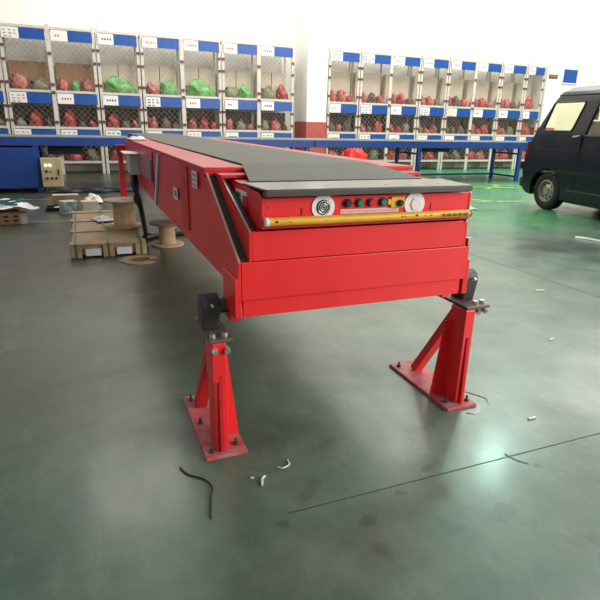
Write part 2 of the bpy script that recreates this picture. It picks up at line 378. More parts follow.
bm = bmesh.new()
for x in (.33,.57,.80): bm_cyl(bm, (x,.02,.997), (x,.02,.9995), .006, 10)
obj('screw', bm, STEEL, npz)
# narrow rear frame carrying the belt on to the cross conveyor
B('rear_frame', STEELD, [(.18,.21,4.45,6.35,.90,1.02), (.77,.80,4.45,6.35,.90,1.02), (.21,.77,6.3,6.35,.95,1.02), (.21,.77,4.5,6.35,.96,.98)], conv)
# support legs
def leg(side, y0=-.016, front=True):
    s = 1 if side < 0 else -1                    # s=+1: inner side is +x
    X = lambda t: (-.1365 + t) if side < 0 else (W+.1365 - t)
    def bx_(bm, a, b, *r): x0, x1 = sorted((X(a), X(b))); bm_box(bm, x0, x1, *r)
    bm = bmesh.new(); bx_(bm, .046, .094, y0+.035, y0+.135, .014, .455); bx_(bm, .040, .092, y0+(.030 if side < 0 else .046), y0+.140, .30, .455)
    root = obj('support_leg', bm, RED if front else REDF, conv, bevel=.003)
    bm = bmesh.new(); x0, x1 = sorted((X(.090), X(.162)))
    pts = [(X(.090), .014), (X(.160), .014), (X(.118), .38), (X(.090), .38)]
    bm_prism(bm, pts, 'y', y0+.132, y0+.140); obj('gusset', bm, RED, root)
    bm = bmesh.new(); bm_prism(bm, [(y0+.020,.014),(y0+.036,.014),(y0+.036,.33),(y0+.030,.33)], 'x', X(.062), X(.075)); obj('rib', bm, REDF, root)
    bm = bmesh.new(); bm_bar(bm, (X(.070), y0+.11, .44), (X(.060), y0+.40, .016), .050, .040, side=(1,0,0)); obj('brace', bm, RED if side > 0 else REDF, root, bevel=.003)
    bm = bmesh.new(); bx_(bm, 0, .1595, y0, y0+.50, 0, .014)
    bp = L(obj('base_plate', bm, DUSTRED, root, bevel=.002), 'dusty red base plate')
    for a, y in ((.030, .035), (.128, .055), (.030, .455), (.130, .455), (.03,.25)):
        bm = bmesh.new(); bm_cyl(bm, (X(a), y0+y, .014), (X(a), y0+y, .024), .011, 6); bm_cyl(bm, (X(a), y0+y, .02), (X(a), y0+y, .042), .005, 8); obj('anchor_bolt', bm, STEELD, bp)
    bm = bmesh.new(); bm_box(bm, *((-.103, -.017) if side < 0 else (1.020, 1.142)), y0+(.035 if side < 0 else .045), y0+.300, .455, .468)
    mp = L(obj('mount_plate', bm, mat('brown_steel', (.16,.12,.09), .5, metal=.3, var=.2), root, bevel=.002), 'brown steel mounting plate')
    bm = bmesh.new(); x0, x1 = (-.106, -.040) if side < 0 else (1.066, 1.128)
    bm_prism(bm, [(y0+.138,.468), (y0+.122,.560), (y0+.130,.592), (y0+.160,.604), (y0+.20,.596), (y0+.222,.560), (y0+.225,.468)], 'x', x0, x1)
    bb = L(obj('bearing_block', bm, mat('dark_cast', (.075,.066,.064), .5, metal=.4, var=.3), root, bevel=.006), 'dark cast bearing block')
    bm = bmesh.new(); bm_cyl(bm, ((x1-.01) if side < 0 else x0+.01, y0+.165, .55), (.035 if side < 0 else W-.035, y0+.165, .55), .028, 20); obj('pivot_shaft', bm, STEELD, bb, smooth=True)
    bm = bmesh.new(); bm_cyl(bm, ((x0+x1)/2, y0+.104, .572), ((x0+x1)/2, y0+.118, .572), .006, 8); obj('grease_nipple', bm, BOLT, bb)
    for a in ((-.086, -.042) if side < 0 else (1.088, 1.125)):
        bm = bmesh.new(); yb_ = y0+(.062 if side < 0 else .080); bm_cyl(bm, (a, yb_, .466), (a, yb_, .482), .011, 6); zz = .445 if side > 0 else .436; yy = y0+(.070 if side > 0 else .036); bm_cyl(bm, (a, yy-.024, zz-.010), (a, yy, zz), .011, 6, r2=.009)
        if side > 0: bm_cyl(bm, (a, yb_, .424), (a, yb_, .456), .008, 8)
        obj('bolt', bm, BOLT, root)
    return root
leg(-1); leg(1)
for x in (-.004, W-.03): B('bearing_bracket', RED, [(x, x+.034, .10, .20, .50, .60)], outer)
# rear legs (only the left one shows, behind the crate)
for sx in (-1, 1):
    xx = (-.035 if sx < 0 else W-.02)
    bm = bmesh.new(); bm_bar(bm, (xx+.06, 5.78, .014), (xx+.06, 5.78, .80), .055, .09, side=(1,0,0))
    bm_prism(bm, [(xx+.005,.014),(xx+.12,.014),(xx+.085,.78),(xx+.045,.78)], 'y', 5.72, 5.735)
    r_ = obj('support_leg', bm, REDF, conv, bevel=.003)
    B('base_plate', DUSTRED, [(xx-.01, xx+.14, 5.66, 6.1, 0, .014)], r_)
B('cross_member', REDF, [(-.02, W+.06, 5.70, 5.80, .78, .90)], conv)
# control box hung on the left side of the conveyor, behind the side plates
cb = L(B('control_box', GREY, [(-.088, -.012, 2.98, 3.35, .775, .935)], conv, bevel=.004), 'light grey control box on the left side')
B('plate_reflection', mat('mauve_reflection_tone', (.40,.16,.17), .35, var=.1), [(-.014, -.002, 2.22, 2.96, .79, .94)], cb)  # mauve sheet paints the lighter reflection on the side plate
B('box_ledge', ALU, [(-.13, .0, 2.95, 3.38, .937, .945)], cb)
bm = bmesh.new()
bm_tube(bm, spline([(-.05,3.12,.78), (-.06,3.10,.68), (-.03,3.10,.58), (.0,3.2,.42), (.04,3.5,.26), (.085,3.85,.10), (.085,4.0,.03), (.20,4.12,.022), (.40,4.2,.022), (.6,4.2,.022)], 8), .022, 10)
bm_tube(bm, spline([(-.03,3.20,.78), (-.02,3.2,.64), (-.05,3.2,.55), (-.01,3.25,.46), (.03,3.45,.32), (.08,3.75,.20), (.10,4.05,.10), (.20,4.25,.02), (.5,4.5,.02)], 8), .013, 8)
L(obj('cable', bm, RUB, conv, smooth=True), 'black cable hanging to the floor')
# folded cloth / papers on the back of the deck
def crumple(name, x, y, z, sx, sy, sz, m, rz=0, seed=0, n=10):
    bm = bmesh.new(); bmesh.ops.create_grid(bm, x_segments=n, y_segments=n, size=.5)
    for v in bm.verts:
        h = noise.noise(Vector((v.co.x*4+seed, v.co.y*4, seed)))*.5+.5; e = max(abs(v.co.x), abs(v.co.y))
        v.co.x += .10*noise.noise(Vector((v.co.y*3, seed, 1))); v.co.y += .10*noise.noise(Vector((v.co.x*3, 2, seed)))
        v.co.z = h*sz*(1 - .75*max(0, e-.25)/.25)
        v.co.x *= sx; v.co.y *= sy
    g = bmesh.ops.extrude_face_region(bm, geom=bm.faces[:])
    for e in g['geom']:
        if isinstance(e, bmesh.types.BMVert): e.co.z += .002
    o = obj(name, bm, m, smooth=True); o.location = (x, y, z); o.rotation_euler.z = rz; return o
tag(crumple('crumpled_paper', .06, 3.75, 1.029, .16, .34, .05, PAPER, seed=3), 'crumpled white paper lying on the red deck at the far end of the conveyor', 'paper')

# ------------------------------------------------------------------ cross conveyor (blue frame, grey belt)
tb = thing('belt_conveyor', 'long blue-framed conveyor with a grey-green belt running in front of the storage racks', 'conveyor', (0, 8.54, 0))
def PB(name, m, boxes, par=tb, **k):
    o = B(name, m, [(a,b,c-8.54,d-8.54,e,f) for a,b,c,d,e,f in boxes], par, **k); return o
PB('belt', TABLE, [(-5, 10.25, 8.56, 9.98, .895, .909)])
PB('side_rail', BLUE, [(-5, 10.25, 8.52, 8.57, .765, .903)], bevel=.004); PB('side_rail', BLUE, [(-5, 10.25, 9.97, 10.02, .765, .903)])
PB('end_roller', STEELD, [(10.22, 10.28, 8.58, 9.96, .86, .90)])
PB('drive_cover', BLUE, [(-5, -1.15, 8.50, 9.9, .07, .735)], bevel=.01)
PB('joint_plate', mat('dark_blue', (.006,.012,.08), .5), [(3.93, 3.97, 8.512, 8.522, .77, .90)])
for x in (-1.14, 3.80, 6.46, 9.30):
    PB('leg', BLUE, [(x-.045, x+.045, 8.53, 8.60, 0, .77), (x-.035, x+.035, 9.42, 9.48, 0, .77), (x-.02, x+.02, 8.60, 9.43, .09, .13), (x-.02, x+.02, 8.60, 9.43, .62, .66)], bevel=.003)
PB('lower_rail', BLUE, [(6.46, 9.26, 9.42, 9.47, .085, .13)]); PB('lower_rail', BLUE, [(3.8, 6.46, 9.42, 9.47, .085, .13)])
# blocks under the belt seen as dark motor housings
PB('motor_housing', TRIM, [(-.98, -.4, 9.0, 9.5, .60, .76), (7.0, 7.6, 9.0, 9.4, .66, .76)])
# cream control panel leaning off the frame
cp = PB('control_panel', PANELY, [(-1.085, -.765, 8.40, 8.50, .10, .575)], bevel=.006)
cp['label'] = 'cream control panel with lamps and knobs'
def knob(x, z, r, m, nm, dy=.02):
    bm = bmesh.new(); bm_cyl(bm, (x, 8.40-8.54, z), (x, 8.40-dy-8.54, z), r, 14); o = obj(nm, bm, m, cp, smooth=True); return o
lampm = mat('lit_indicator', (.9,.6,.3), .3, emit=(1,.75,.4), estr=2.2); lampg = mat('lit_indicator_green', (.6,.9,.7), .3, emit=(.7,1,.7), estr=1.8)
knob(-1.01, .455, .022, lampm, 'indicator_lamp'); knob(-.945, .455, .022, lampg, 'indicator_lamp')
knob(-1.01, .355, .022, BLK, 'knob'); knob(-.94, .355, .016, STEEL, 'knob'); knob(-1.01, .24, .026, BTN_R, 'stop_button', .03); knob(-.935, .24, .020, BLK, 'knob'); knob(-.865, .24, .020, BLK, 'knob')
PB('panel_handle', BLK, [(-.835, -.815, 8.385, 8.40, .29, .39)], cp)

# ------------------------------------------------------------------ storage racks
Y0, Y1 = 11.92, 12.52
LV = [.285, 1.035, 1.795, 3.06]           # shelf tops
xs = [-1.797 + .9416*i for i in range(-1, 17)]
run = []
lab_rows = 0
def rack(i0, i1, name_txt, xr=None):
    """one rack unit from bay boundary i0 to i1 (indices into xs, i=-1 is xs[0])"""
    xa = xs[i0]; xb = xs[i1] if xr is None else xr
    t = thing('storage_rack', name_txt, 'rack', (xa, Y0, 0), 0, 'ivory wire-front storage racks along the back wall')
    nb = i1-i0
    def RB(nm, m, boxes, par=t, **k): return B(nm, m, [(a-xa,b-xa,c-Y0,d-Y0,e,f) for a,b,c,d,e,f in boxes], par, **k)
    e = .022
    for k, x in enumerate([xa+.045, xb-.045]):
        p = RB('post', RACK, [(x-.030, x+.030, Y0, Y0+.04, 0, 3.1), (x-.02, x+.02, Y1-.04, Y1, 0, 3.1)])
        for z in (.62,1.13,1.42,1.90,2.35,2.62): RB('clip', RUSTY, [(x-.035, x+.035, Y0-.012, Y0+.002, z, z+.055)], p)
    for k in range(1, nb):
        x = xs[i0+k]; p = RB('post', RACK, [(x-.045, x+.045, Y0-.004, Y0+.03, 0, 3.1), (x-.02, x+.02, Y1-.04, Y1, 0, 3.1)])
        for z in (.40,1.10,1.72,1.88,2.50): RB('clip', RUSTY, [(x-.038, x+.038, Y0-.018, Y0-.002, z, z+.06)], p)
    for z in LV:
        RB('shelf', RACK, [(xa+.02, xb-.02, Y0+.005, Y0+.035, z-.05, z), (xa+.02, xb-.02, Y0+.035, Y1, z-.02, z-.005)])
    for j in range(nb):
        x0 = xs[i0+j]+.055; x1 = (xs[i0+j+1] if (xr is None or j < nb-1) else xb)-.055
        for li, z in enumerate(LV[1:], 1):
            sb = RB('shelf_board', BLUEB, [(x0, x1, Y0-.012, Y0-.004, z-.275, z-.065)])
            w = (x1-x0)
            pp = RB('label_card', PAPER, [(x0+.005, x0+.005+w*.40, Y0-.016, Y0-.012, z-.275, z-.063)], sb)
            rnd = random.Random(i0*31+j*7+li); ink = rnd.choice((ORI, BLI, BLK, REI, BLK, BLI))
            marks = []
            if rnd.random() < .3 or (i0, j) == (1, 0):
                for r_ in range(3):
                    for q in range(3): marks.append((x0+.05+q*.10, x0+.05+q*.10+rnd.uniform(.03,.07), Y0-.0175, Y0-.016, z-.115-r_*.06-.022, z-.115-r_*.06))
                marks = marks[:8]; ink = ORI if (i0, j) == (1, 0) else ink
            else:
                for q in range(rnd.choice((2,3,4))): marks.append((x0+.09+q*.055, x0+.09+q*.055+.032, Y0-.0175, Y0-.016, z-.19, z-.15))
            RB('lettering', ink, marks, pp)
        # diamond wire guard in front of each opening
        r = .0028
        for li in range(3):
            bm = bmesh.new(); z0 = LV[li] + .01; z1 = LV[li+1]-.285; ww = x1-x0; hh = z1-z0; st_ = .125
            for sgn in (1, -1):
                c = -hh
                while c < ww:
                    a0 = max(0, c); a1 = min(ww, c+hh)
                    if a1-a0 > .02:
                        q = [(x0+u if sgn > 0 else x1-u, z0+v) for u, v in ((a0, a0-c), (a1, a1-c))]
                        bm_cyl(bm, (q[0][0]-xa, .012, q[0][1]), (q[1][0]-xa, .012, q[1][1]), r, 3, cap=False)
                    c += st_
            for zz in (z0, z1): bm_cyl(bm, (x0-xa, .012, zz), (x1-xa, .012, zz), r, 3, cap=False)
            for xx_ in (x0, x1): bm_cyl(bm, (xx_-xa, .012, z0), (xx_-xa, .012, z1), r, 3, cap=False)
            obj('wire_guard', bm, mat('wire', (.36,.32,.27), .5, metal=.3), t)
    return t
rack(0, 1, 'ivory storage rack bay cut by the left picture edge')
rack(1, 3, 'two-bay ivory storage rack with an orange-lettered card above the cream control panel')
rack(3, 4, 'narrow one-bay ivory storage rack above the far left end of the red conveyor')
rack(4, 6, 'two-bay ivory storage rack with bright green bags on its upper shelf')
rack(6, 8, 'two-bay ivory storage rack just left of the white pillar with the red base')
xs = xs[:9] + [5.736+.9416*i for i in range(0, 9)]   # right of the pillar: index 9..
rack(9, 10, 'one-bay ivory storage rack just right of the white pillar with the red base')
rack(10, 12, 'two-bay ivory storage rack above the right half of the control buttons')
rack(12, 13, 'one-bay ivory storage rack above the right lamp of the conveyor nose')
rack(13, 15, 'two-bay ivory storage rack right of centre, behind the open part of the blue conveyor')
rack(15, 16, 'one-bay ivory storage rack above the right end frame of the blue conveyor')
rack(16, 17, 'narrow ivory storage rack beside the grey pillar behind the van', xr=13.06)

# ------------------------------------------------------------------ goods in the racks
def bag_mesh(seed, k=3):
    bm = bmesh.new(); bmesh.ops.create_icosphere(bm, subdivisions=3, radius=.5)
    for v in bm.verts:
        p = v.co.copy(); d = 1 + .55*noise.noise(p*2.4+Vector((seed*3.1,0,0))) + .38*noise.noise(p*5.5+Vector((0,seed*1.7,0))) + .16*noise.noise(p*13+Vector((seed,seed,0)))
        v.co = p*d; v.co.z *= .85
        if v.co.z < -.28: v.co.z = -.28 + (v.co.z+.28)*.08
        v.co.z += .30
    me = bpy.data.meshes.new('bag'); bm.to_mesh(me); bm.free()
    for p in me.polygons: p.use_smooth = True
    return me
proto = {}
def bag(kind, m, seed):
    key = (m.name, seed)
    if key not in proto:
        me = bag_mesh(seed); me.materials.append(m); o = bpy.data.objects.new(kind, me); proto[key] = o; C.objects.link(o); return o
    o = proto[key].copy(); C.objects.link(o); return o
ORD = ['first','second','third','fourth','fifth','sixth','seventh','eighth','ninth']
def zmin(me): return min(v.co.z for v in me.vertices)
spec = {}   # (side, bay, level) -> list of (material, xfrac, w, h, word)
R_, P_, G_, O_, Br, V_ = (BAGR,'red'), (BAGP,'pink'), (BAGG,'bright green'), (BAGO,'olive'), (BAGB,'brown'), (BAGV,'vivid red')
DF = {
 ('L',1,2): [(P_,.25,.42,.30),(O_,.72,.40,.24)], ('L',2,2): [(R_,.2,.36,.24),(G_,.45,.30,.30),(P_,.72,.40,.26)], ('L',3,2): [(G_,.5,.75,.34)], ('L',4,2): [(P_,.25,.42,.26),(G_,.65,.50,.32)],
 ('L',5,2): [(G_,.5,.75,.36)], ('L',6,2): [(O_,.28,.4,.24),(G_,.66,.44,.30)], ('L',7,2): [(O_,.28,.44,.30),(R_,.72,.34,.36)],
 ('L',1,1): [(O_,.2,.36,.16),(R_,.65,.50,.30)], ('L',2,1): [(R_,.30,.46,.34),(Br,.76,.3,.12)], ('L',3,1): [(R_,.32,.50,.28),(Br,.75,.34,.14)], ('L',4,1): [(P_,.25,.42,.24),(Br,.70,.36,.26)],
 ('L',5,1): [(P_,.27,.40,.24),(R_,.70,.42,.24)], ('L',6,1): [(P_,.25,.40,.24),(O_,.70,.42,.22)], ('L',7,1): [(O_,.25,.36,.22),(P_,.68,.44,.26)],
 ('L',1,0): [(R_,.3,.4,.2),(Br,.75,.3,.3)], ('L',2,0): [(R_,.28,.46,.26),(O_,.70,.36,.26)], ('L',3,0): [(R_,.3,.44,.28),(P_,.75,.36,.2)],
}
for b in range(1, 9):
    rnd = random.Random(b*13)
    DF[('R',b,2)] = [((P_,R_)[b%2], .27, .42, rnd.uniform(.26,.36)), ((R_,P_,Br)[b%3], .70, .44, rnd.uniform(.24,.40))]
    DF[('R',b,1)] = [((O_,Br,P_,R_)[b%4], .25, .38, rnd.uniform(.18,.28)), ((P_,Br,R_,O_)[b%4], .68, .44, rnd.uniform(.18,.30))]
    DF[('R',b,0)] = [((R_,P_,Br)[b%3], .27, .42, rnd.uniform(.22,.32)), ((P_,R_,O_)[b%3], .70, .42, rnd.uniform(.2,.3))]
for b in range(1, 8):
    DF[('R',b,2)].append(((O_,R_,P_,Br)[b%4], .9, .34, .16+.03*(b%3))); DF[('R',b,1)].insert(1, ((R_,P_,Br)[b%3], .5, .32, .14+.03*(b%2)))
for b in (1,2,3,4,5,6,7):
    DF[('L',b,1)].append(((P_,Br,R_)[b%3], .9, .30, .13+.03*(b%2)))
DF[('R',8,2)] = [(R_, .5, .5, .38)]; DF[('R',8,1)] = [(R_, .5, .5, .34)]; DF[('R',8,0)] = [(P_, .5, .5, .3)]
DF[('L',0,2)] = [(Br,.6,.5,.3)]; DF[('L',0,1)] = [(O_,.6,.5,.3)]
for b in (4,5,6,7): DF[('L',b,0)] = []
LEVN = ['bottom shelf', 'middle shelf', 'upper shelf']
for (sd, b, lv), items in DF.items():
    if sd == 'L':
        x0 = xs[b]; x1 = xs[b+1]; wh = ORD[b-1]+' bay from the left' if b else 'bay cut by the left edge'
    else:
        x0 = xs[8+b]; x1 = xs[9+b] if b < 8 else 13.06; wh = ORD[b-1]+' bay right of the pillar'
    x0 += .075; x1 -= .075
    tw = sum(it[2] for it in items); cur = x0; room_ = x1-x0
    for q, ((m, word), xf, w, h) in enumerate(items):
        rnd = random.Random((0 if sd == 'L' else 5000) + b*97 + lv*31 + q*7)
        o = bag('plastic_bag', m, rnd.randrange(6)); me = o.data
        ax = [min(v.co[k] for v in me.vertices) for k in range(3)]; bx2 = [max(v.co[k] for v in me.vertices) for k in range(3)]
        slot = room_*w/tw; h = min(h, slot*1.0); ww = (slot-.006)*rnd.uniform(.97, 1); off = cur + (slot-.006-ww)*rnd.random(); cur += slot
        sc_ = (ww/(bx2[0]-ax[0]), .33/(bx2[1]-ax[1]), h*(1.25 if lv == 1 else 1.12)/(bx2[2]-ax[2]))
        o.scale = sc_; o.location = (off-ax[0]*sc_[0], Y0+.055-ax[1]*sc_[1], LV[lv]-.0045-ax[2]*sc_[2])
        side_ = '' if len(items) == 1 else (', left one' if q == 0 else (', right one' if q == len(items)-1 else ', middle one'))
        tag(o, '%s plastic bag, %s, %s%s' % (word, wh, LEVN[lv], side_), 'bag', 'plastic bags of parts in the storage racks')
# cartons behind the bags
def carton(x0, x1, z, h, m, label, yb=Y1-.02, d=.16, grp='cartons at the back of the rack shelves'):
    bm = bmesh.new(); bm_box(bm, x0, x1, yb-d, yb, z, z+h); bm_box(bm, (x0+x1)/2-.025, (x0+x1)/2+.025, yb-d-.001, yb-d, z+.01, z+h)
    return tag(obj('carton', bm, m, bevel=.004), label, 'box', grp)
for sd, nb in (('L', 8), ('R', 9)):
    for b in range(0 if sd == 'L' else 1, nb):
        x0, x1 = (xs[b], xs[b+1]) if sd == 'L' else (xs[8+b], xs[9+b] if b < 8 else 13.06)
        wh = (ORD[b-1]+' bay from the left' if b else 'bay cut by the left edge') if sd == 'L' else ORD[b-1]+' bay right of the pillar'
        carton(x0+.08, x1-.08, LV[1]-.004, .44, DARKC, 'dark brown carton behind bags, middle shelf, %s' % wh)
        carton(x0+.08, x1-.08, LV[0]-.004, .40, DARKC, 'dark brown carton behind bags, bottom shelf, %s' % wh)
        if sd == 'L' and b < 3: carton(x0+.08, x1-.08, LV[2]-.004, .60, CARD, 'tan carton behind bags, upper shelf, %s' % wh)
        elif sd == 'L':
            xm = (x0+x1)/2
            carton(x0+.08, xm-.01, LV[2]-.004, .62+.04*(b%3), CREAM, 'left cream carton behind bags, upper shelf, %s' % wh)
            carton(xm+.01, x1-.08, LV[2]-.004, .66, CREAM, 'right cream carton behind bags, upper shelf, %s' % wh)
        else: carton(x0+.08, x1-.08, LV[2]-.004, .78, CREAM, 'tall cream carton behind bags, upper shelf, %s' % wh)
# vivid red sack on the floor behind the blue conveyor
o = bag('sack', BAGV, 3); me = o.data; ex = [(min(v.co[k] for v in me.vertices), max(v.co[k] for v in me.vertices)) for k in range(3)]
o.scale = (.78/(ex[0][1]-ex[0][0]), .5/(ex[1][1]-ex[1][0]), .67/(ex[2][1]-ex[2][0])); o.location = (5.75-ex[0][0]*o.scale[0], 10.75-ex[1][0]*o.scale[1], -ex[2][0]*o.scale[2])
tag(o, 'vivid red rounded sack on the floor behind the blue conveyor, near the pillar', 'sack')

# ------------------------------------------------------------------ wall items
nb_ = thing('notice_board', 'blue notice board on the bright wall above the van roof', 'board', (14.9, YB, 2.86))
B('panel', BLUEB, [(-.30,.30,-.03,0,-.16,.25)], nb_); B('frame', WHITE, [(-.33,.33,-.035,-.001,.25,.28), (-.33,.33,-.035,-.001,-.19,-.16), (-.33,-.30,-.035,-.001,-.19,.28), (.30,.33,-.035,-.001,-.19,.28)], nb_)
sg = thing('wall_sign', 'small dark red-brown sign high on the grey pillar behind the van', 'sign', (13.33, 11.876, 2.77))
B('plate', mat('maroon_plate', (.12,.03,.02), .5), [(-.17,.17,-.015,0,-.055,.055)], sg); B('lettering', mat('dim_gold', (.4,.25,.12), .5), [(-.13+i*.05,-.10+i*.05,-.017,-.014,-.02,.025) for i in range(5)], sg)

# ------------------------------------------------------------------ goods on the floor, left
def reel(x, y, z, r, h, rd, label, top=WOODL):
    t = thing('cable_reel', label, 'reel', (x, y, z), 0, 'wooden cable reels')
    for nm, z0, m_ in (('lower_flange', 0, WOOD), ('upper_flange', h-.018, top)):
        bm = bmesh.new(); bm_cyl(bm, (0,0,z0), (0,0,z0+.018), r, 40); obj(nm, bm, m_, t, smooth=True, bevel=.002)
    bm = bmesh.new(); bm_cyl(bm, (0,0,.018), (0,0,h-.018), rd, 32); obj('drum', bm, WOOD, t, smooth=True)
    bm = bmesh.new(); bm_cyl(bm, (0,0,h-.002), (0,0,h+.001), .025, 16); obj('hub_hole', bm, BLK, t)
    return t
CX, CY, CW, CL = -.629, 3.42, .67, 2.0
reel(-.085, 4.22, .1265, .200, .285, .112, 'larger wooden cable reel standing upright on the strapped flat crate')
reel(.285, 3.76, 0, .165, .235, .082, 'smaller plywood cable reel standing on the floor right of the crate', top=mat('brown_flange', (.24,.15,.10), .7, var=.2))
cr = thing('flat_crate', 'flat cardboard and plywood crate with green straps and white labels on its end', 'crate', (CX, CY, 0))
B('body', WOOD, [(0.02, CW-.02, .03, CL-.03, .015, .105)], cr, bevel=.006)
for y in (0, .62, 1.24, 1.86): B('top_slat', mat('kraft_top', (.43,.31,.18), .75, var=.2, vscale=8), [(0, CW, y, y+.15, .105, .124)], cr, bevel=.003)
B('top_sheet', mat('kraft_sheet', (.40,.27,.15), .7, var=.15, vscale=5), [(.02, CW-.02, .02, CL-.04, .105, .112)], cr)
for x in (0, CW*.42, CW-.10): B('end_block', WOOD, [(x, x+.10, -.008, .03, 0, .105)], cr, bevel=.003)
for x in (.13, CW*.42+.12): B('label', PAPER, [(x, x+.135, -.012, .0305, .015, .080)], cr)
for x in (.05, CW*.42+.05, CW-.05): B('strap', STRAP, [(x-.009, x+.009, -.010, CL, .1242, .1262), (x-.009, x+.009, -.0105, -.0085, .0, .126)], cr)
tag(crumple('plastic_wrap', -.29, 4.70, .127, .20, .30, .05, mat('lilac_film', (.62,.60,.66), .35, var=.3, vscale=20), seed=5, rz=.3), 'crumpled white plastic wrap on top of the flat crate, left of the reel', 'wrap')
# broken plywood ring
bm = bmesh.new(); pts = []
for i in range(25): a = -.35+ (2*PI-.9)*i/24+.55; pts.append((.165*math.cos(a), .165*math.sin(a)))
for i in range(24, -1, -1): a = -.35+(2*PI-.9)*i/24+.55; pts.append((.095*math.cos(a), .095*math.sin(a)))
n = 25
vt = [[bm.verts.new((p[0], p[1], z)) for p in pts] for z in (0, .010)]
for i in range(24):
    j = 49-i
    for k, fl in ((0, -1), (1, 1)): bm.faces.new([vt[k][q] for q in ((i, i+1, j-1, j) if fl > 0 else (j, j-1, i+1, i))])
for i in range(50): bm.faces.new((vt[0][i], vt[0][(i+1)%50], vt[1][(i+1)%50], vt[1][i]))
o = obj('broken_ring', bm, mat('thin_ply', (.40,.26,.14), .7, var=.15)); o.location = (-.05, 3.18, 0)
tag(o, 'broken flat plywood ring lying on the floor in front of the crate', 'ring')
# small boxes beyond the crate
def box_thing(name, cx, cy, w, d, h, rz, m, label, cat='box', flaps=True, tape=CARDL, z=0):
    t = thing(name, label, cat, (cx, cy, z), rz)
    B('body', m, [(-w/2, w/2, -d/2, d/2, 0, h)], t, bevel=.004)
    B('tape', tape, [(-w/2-.001, w/2+.001, -.022, .022, h-.05, h+.0015)], t)
    return t
box_thing('carton', -.41, 5.98, .20, .16, .17, .25, CARDL, 'small cream carton on the floor just behind the crate')
t = box_thing('carton', -.665, 6.04, .19, .19, .17, .35, TEALW, 'small carton wrapped in teal and white film, left of the cream carton')
box_thing('carton', -.72, 7.05, .36, .22, .13, .05, CARD, 'low brown cardboard carton behind the teal wrapped one')
tag(crumple('crumpled_paper', -.335, 7.0, 0, .26, .26, .20, CARDL, seed=8), 'crumpled beige paper heap right of the low brown carton', 'paper')
tr = thing('parts_tray', 'black shallow tray with a white item, on the floor left of the small cartons', 'tray', (-.80, 6.42, 0), .1)
B('base', RUB, [(-.17,.17,-.13,.13,0,.012)], tr); B('rim', RUB, [(-.17,.17,-.13,-.115,.012,.05), (-.17,.17,.115,.13,.012,.05), (-.17,-.155,-.115,.115,.012,.05), (.155,.17,-.115,.115,.012,.05)], tr)
tag(crumple('cloth_scrap', -.81, 6.42, .012, .17, .12, .04, SCRAP, seed=2), 'white scrap lying inside the black tray', 'scrap')
pc = thing('perforated_carton', 'brown perforated carton at the left edge under the white sheet', 'box', (-1.38, 5.50, 0), .12)
B('body', CARD, [(-.36,.17,-.14,.16,0,.14)], pc, bevel=.004)
B('hole', BLK, [(-.30+i*.10, -.25+i*.10, -.1415, -.139, .03+.05*j, .055+.05*j) for i in range(5) for j in range(2)], pc)
B('side_carton', CARDL, [(.172,.25,-.13,.13,0,.12)], pc).name = 'side_flap'
sh = thing('plastic_sheet', 'white plastic sheet with dark teal smears draped over the perforated carton', 'sheet', (-1.42, 5.56, .158), .1)
bm = bmesh.new(); bmesh.ops.create_grid(bm, x_segments=16, y_segments=10, size=.5)
for v in bm.verts:
    v.co.x = v.co.x*(.86-.25*(v.co.y+.5)); v.co.y = v.co.y*.50
    v.co.z = .06*(noise.noise(v.co*5)+.5) + .10*max(0, v.co.y)
g = bmesh.ops.extrude_face_region(bm, geom=bm.faces[:])
for e in g['geom']:
    if isinstance(e, bmesh.types.BMVert): e.co.z += .003
o = obj('film', bm, SCRAP, sh, smooth=True)
bm = bmesh.new()
for k in range(3): bm_tube(bm, [(-.30+.1*i+.03*k, .02+.05*k-.02*i, .075+.02*math.sin(i+k)+.03*k*.5) for i in range(6)], .013, 5)
obj('smear', bm, mat('teal_smear', (.05,.16,.17), .5), sh, smooth=True)
box_thing('carton', -1.66, 6.5, .17, .2, .26, 0, CARD, 'small upright brown carton at the left picture edge behind the white sheet')
o = crumple('paper_sheet', -1.56, 5.20, 0, .16, .14, .03, LIL, seed=12); tag(o, 'lilac white paper sheet on the floor at the left picture edge', 'paper')
# cable bundle on the floor under the cross conveyor
bm = bmesh.new()
for k in range(3): bm_tube(bm, spline([(-1.0+i*.17, 8.28+.05*k+.05*math.sin(i*2.3+k), .022+.012*k) for i in range(9)], 5), .022, 7)
tag(obj('cable_bundle', bm, mat('dark_blue_cable', (.012,.018,.03), .5), smooth=True), 'dark cable bundle lying on the floor in front of the blue conveyor', 'cable')
# scraps and wire ends on the floor
def scrap(name, pts, r, m, label, cat='scrap'):
    bm = bmesh.new(); bm_tube(bm, spline(pts, 5), r, 5); tag(obj(name, bm, m, smooth=True), label, cat, 'litter on the floor')
scrap('wire_piece', [(-.235,-.02,.004), (-.215,-.07,.004), (-.165,-.12,.004), (-.15,-.17,.004), (-.165,-.215,.004), (-.19,-.32,.004)], .003, RUB, 'thin dark curved wire on the floor left of the front foot', 'wire')
scrap('paper_strip', [(.015,-.22,.004), (.025,-.19,.008), (.04,-.175,.004)], .004, SCRAP, 'white curled strip on the floor right of the left foot')
scrap('paper_strip', [(.10,-.14,.004), (.115,-.16,.01), (.145,-.14,.004), (.15,-.11,.004)], .003, SCRAP, 'white curled shaving near the bottom centre of the floor')
scrap('paper_strip', [(-.01,-.165,.003), (.0,-.17,.003)], .004, SCRAP, 'tiny white crumb beside the left foot')
scrap('wire_piece', [(.96,-.36,.003), (.97,-.40,.003), (1.0,-.44,.003)], .002, SCRAP, 'thin pale wire beside the small black spot near the right foot', 'wire')
scrap('paper_strip', [(2.05,.48,.004), (2.09,.485,.004)], .005, SCRAP, 'white crumb on the floor right of the right foot')
scrap('paper_strip', [(2.75,1.30,.004), (2.82,1.28,.006)], .008, SCRAP, 'white crumb on the floor joint at right')
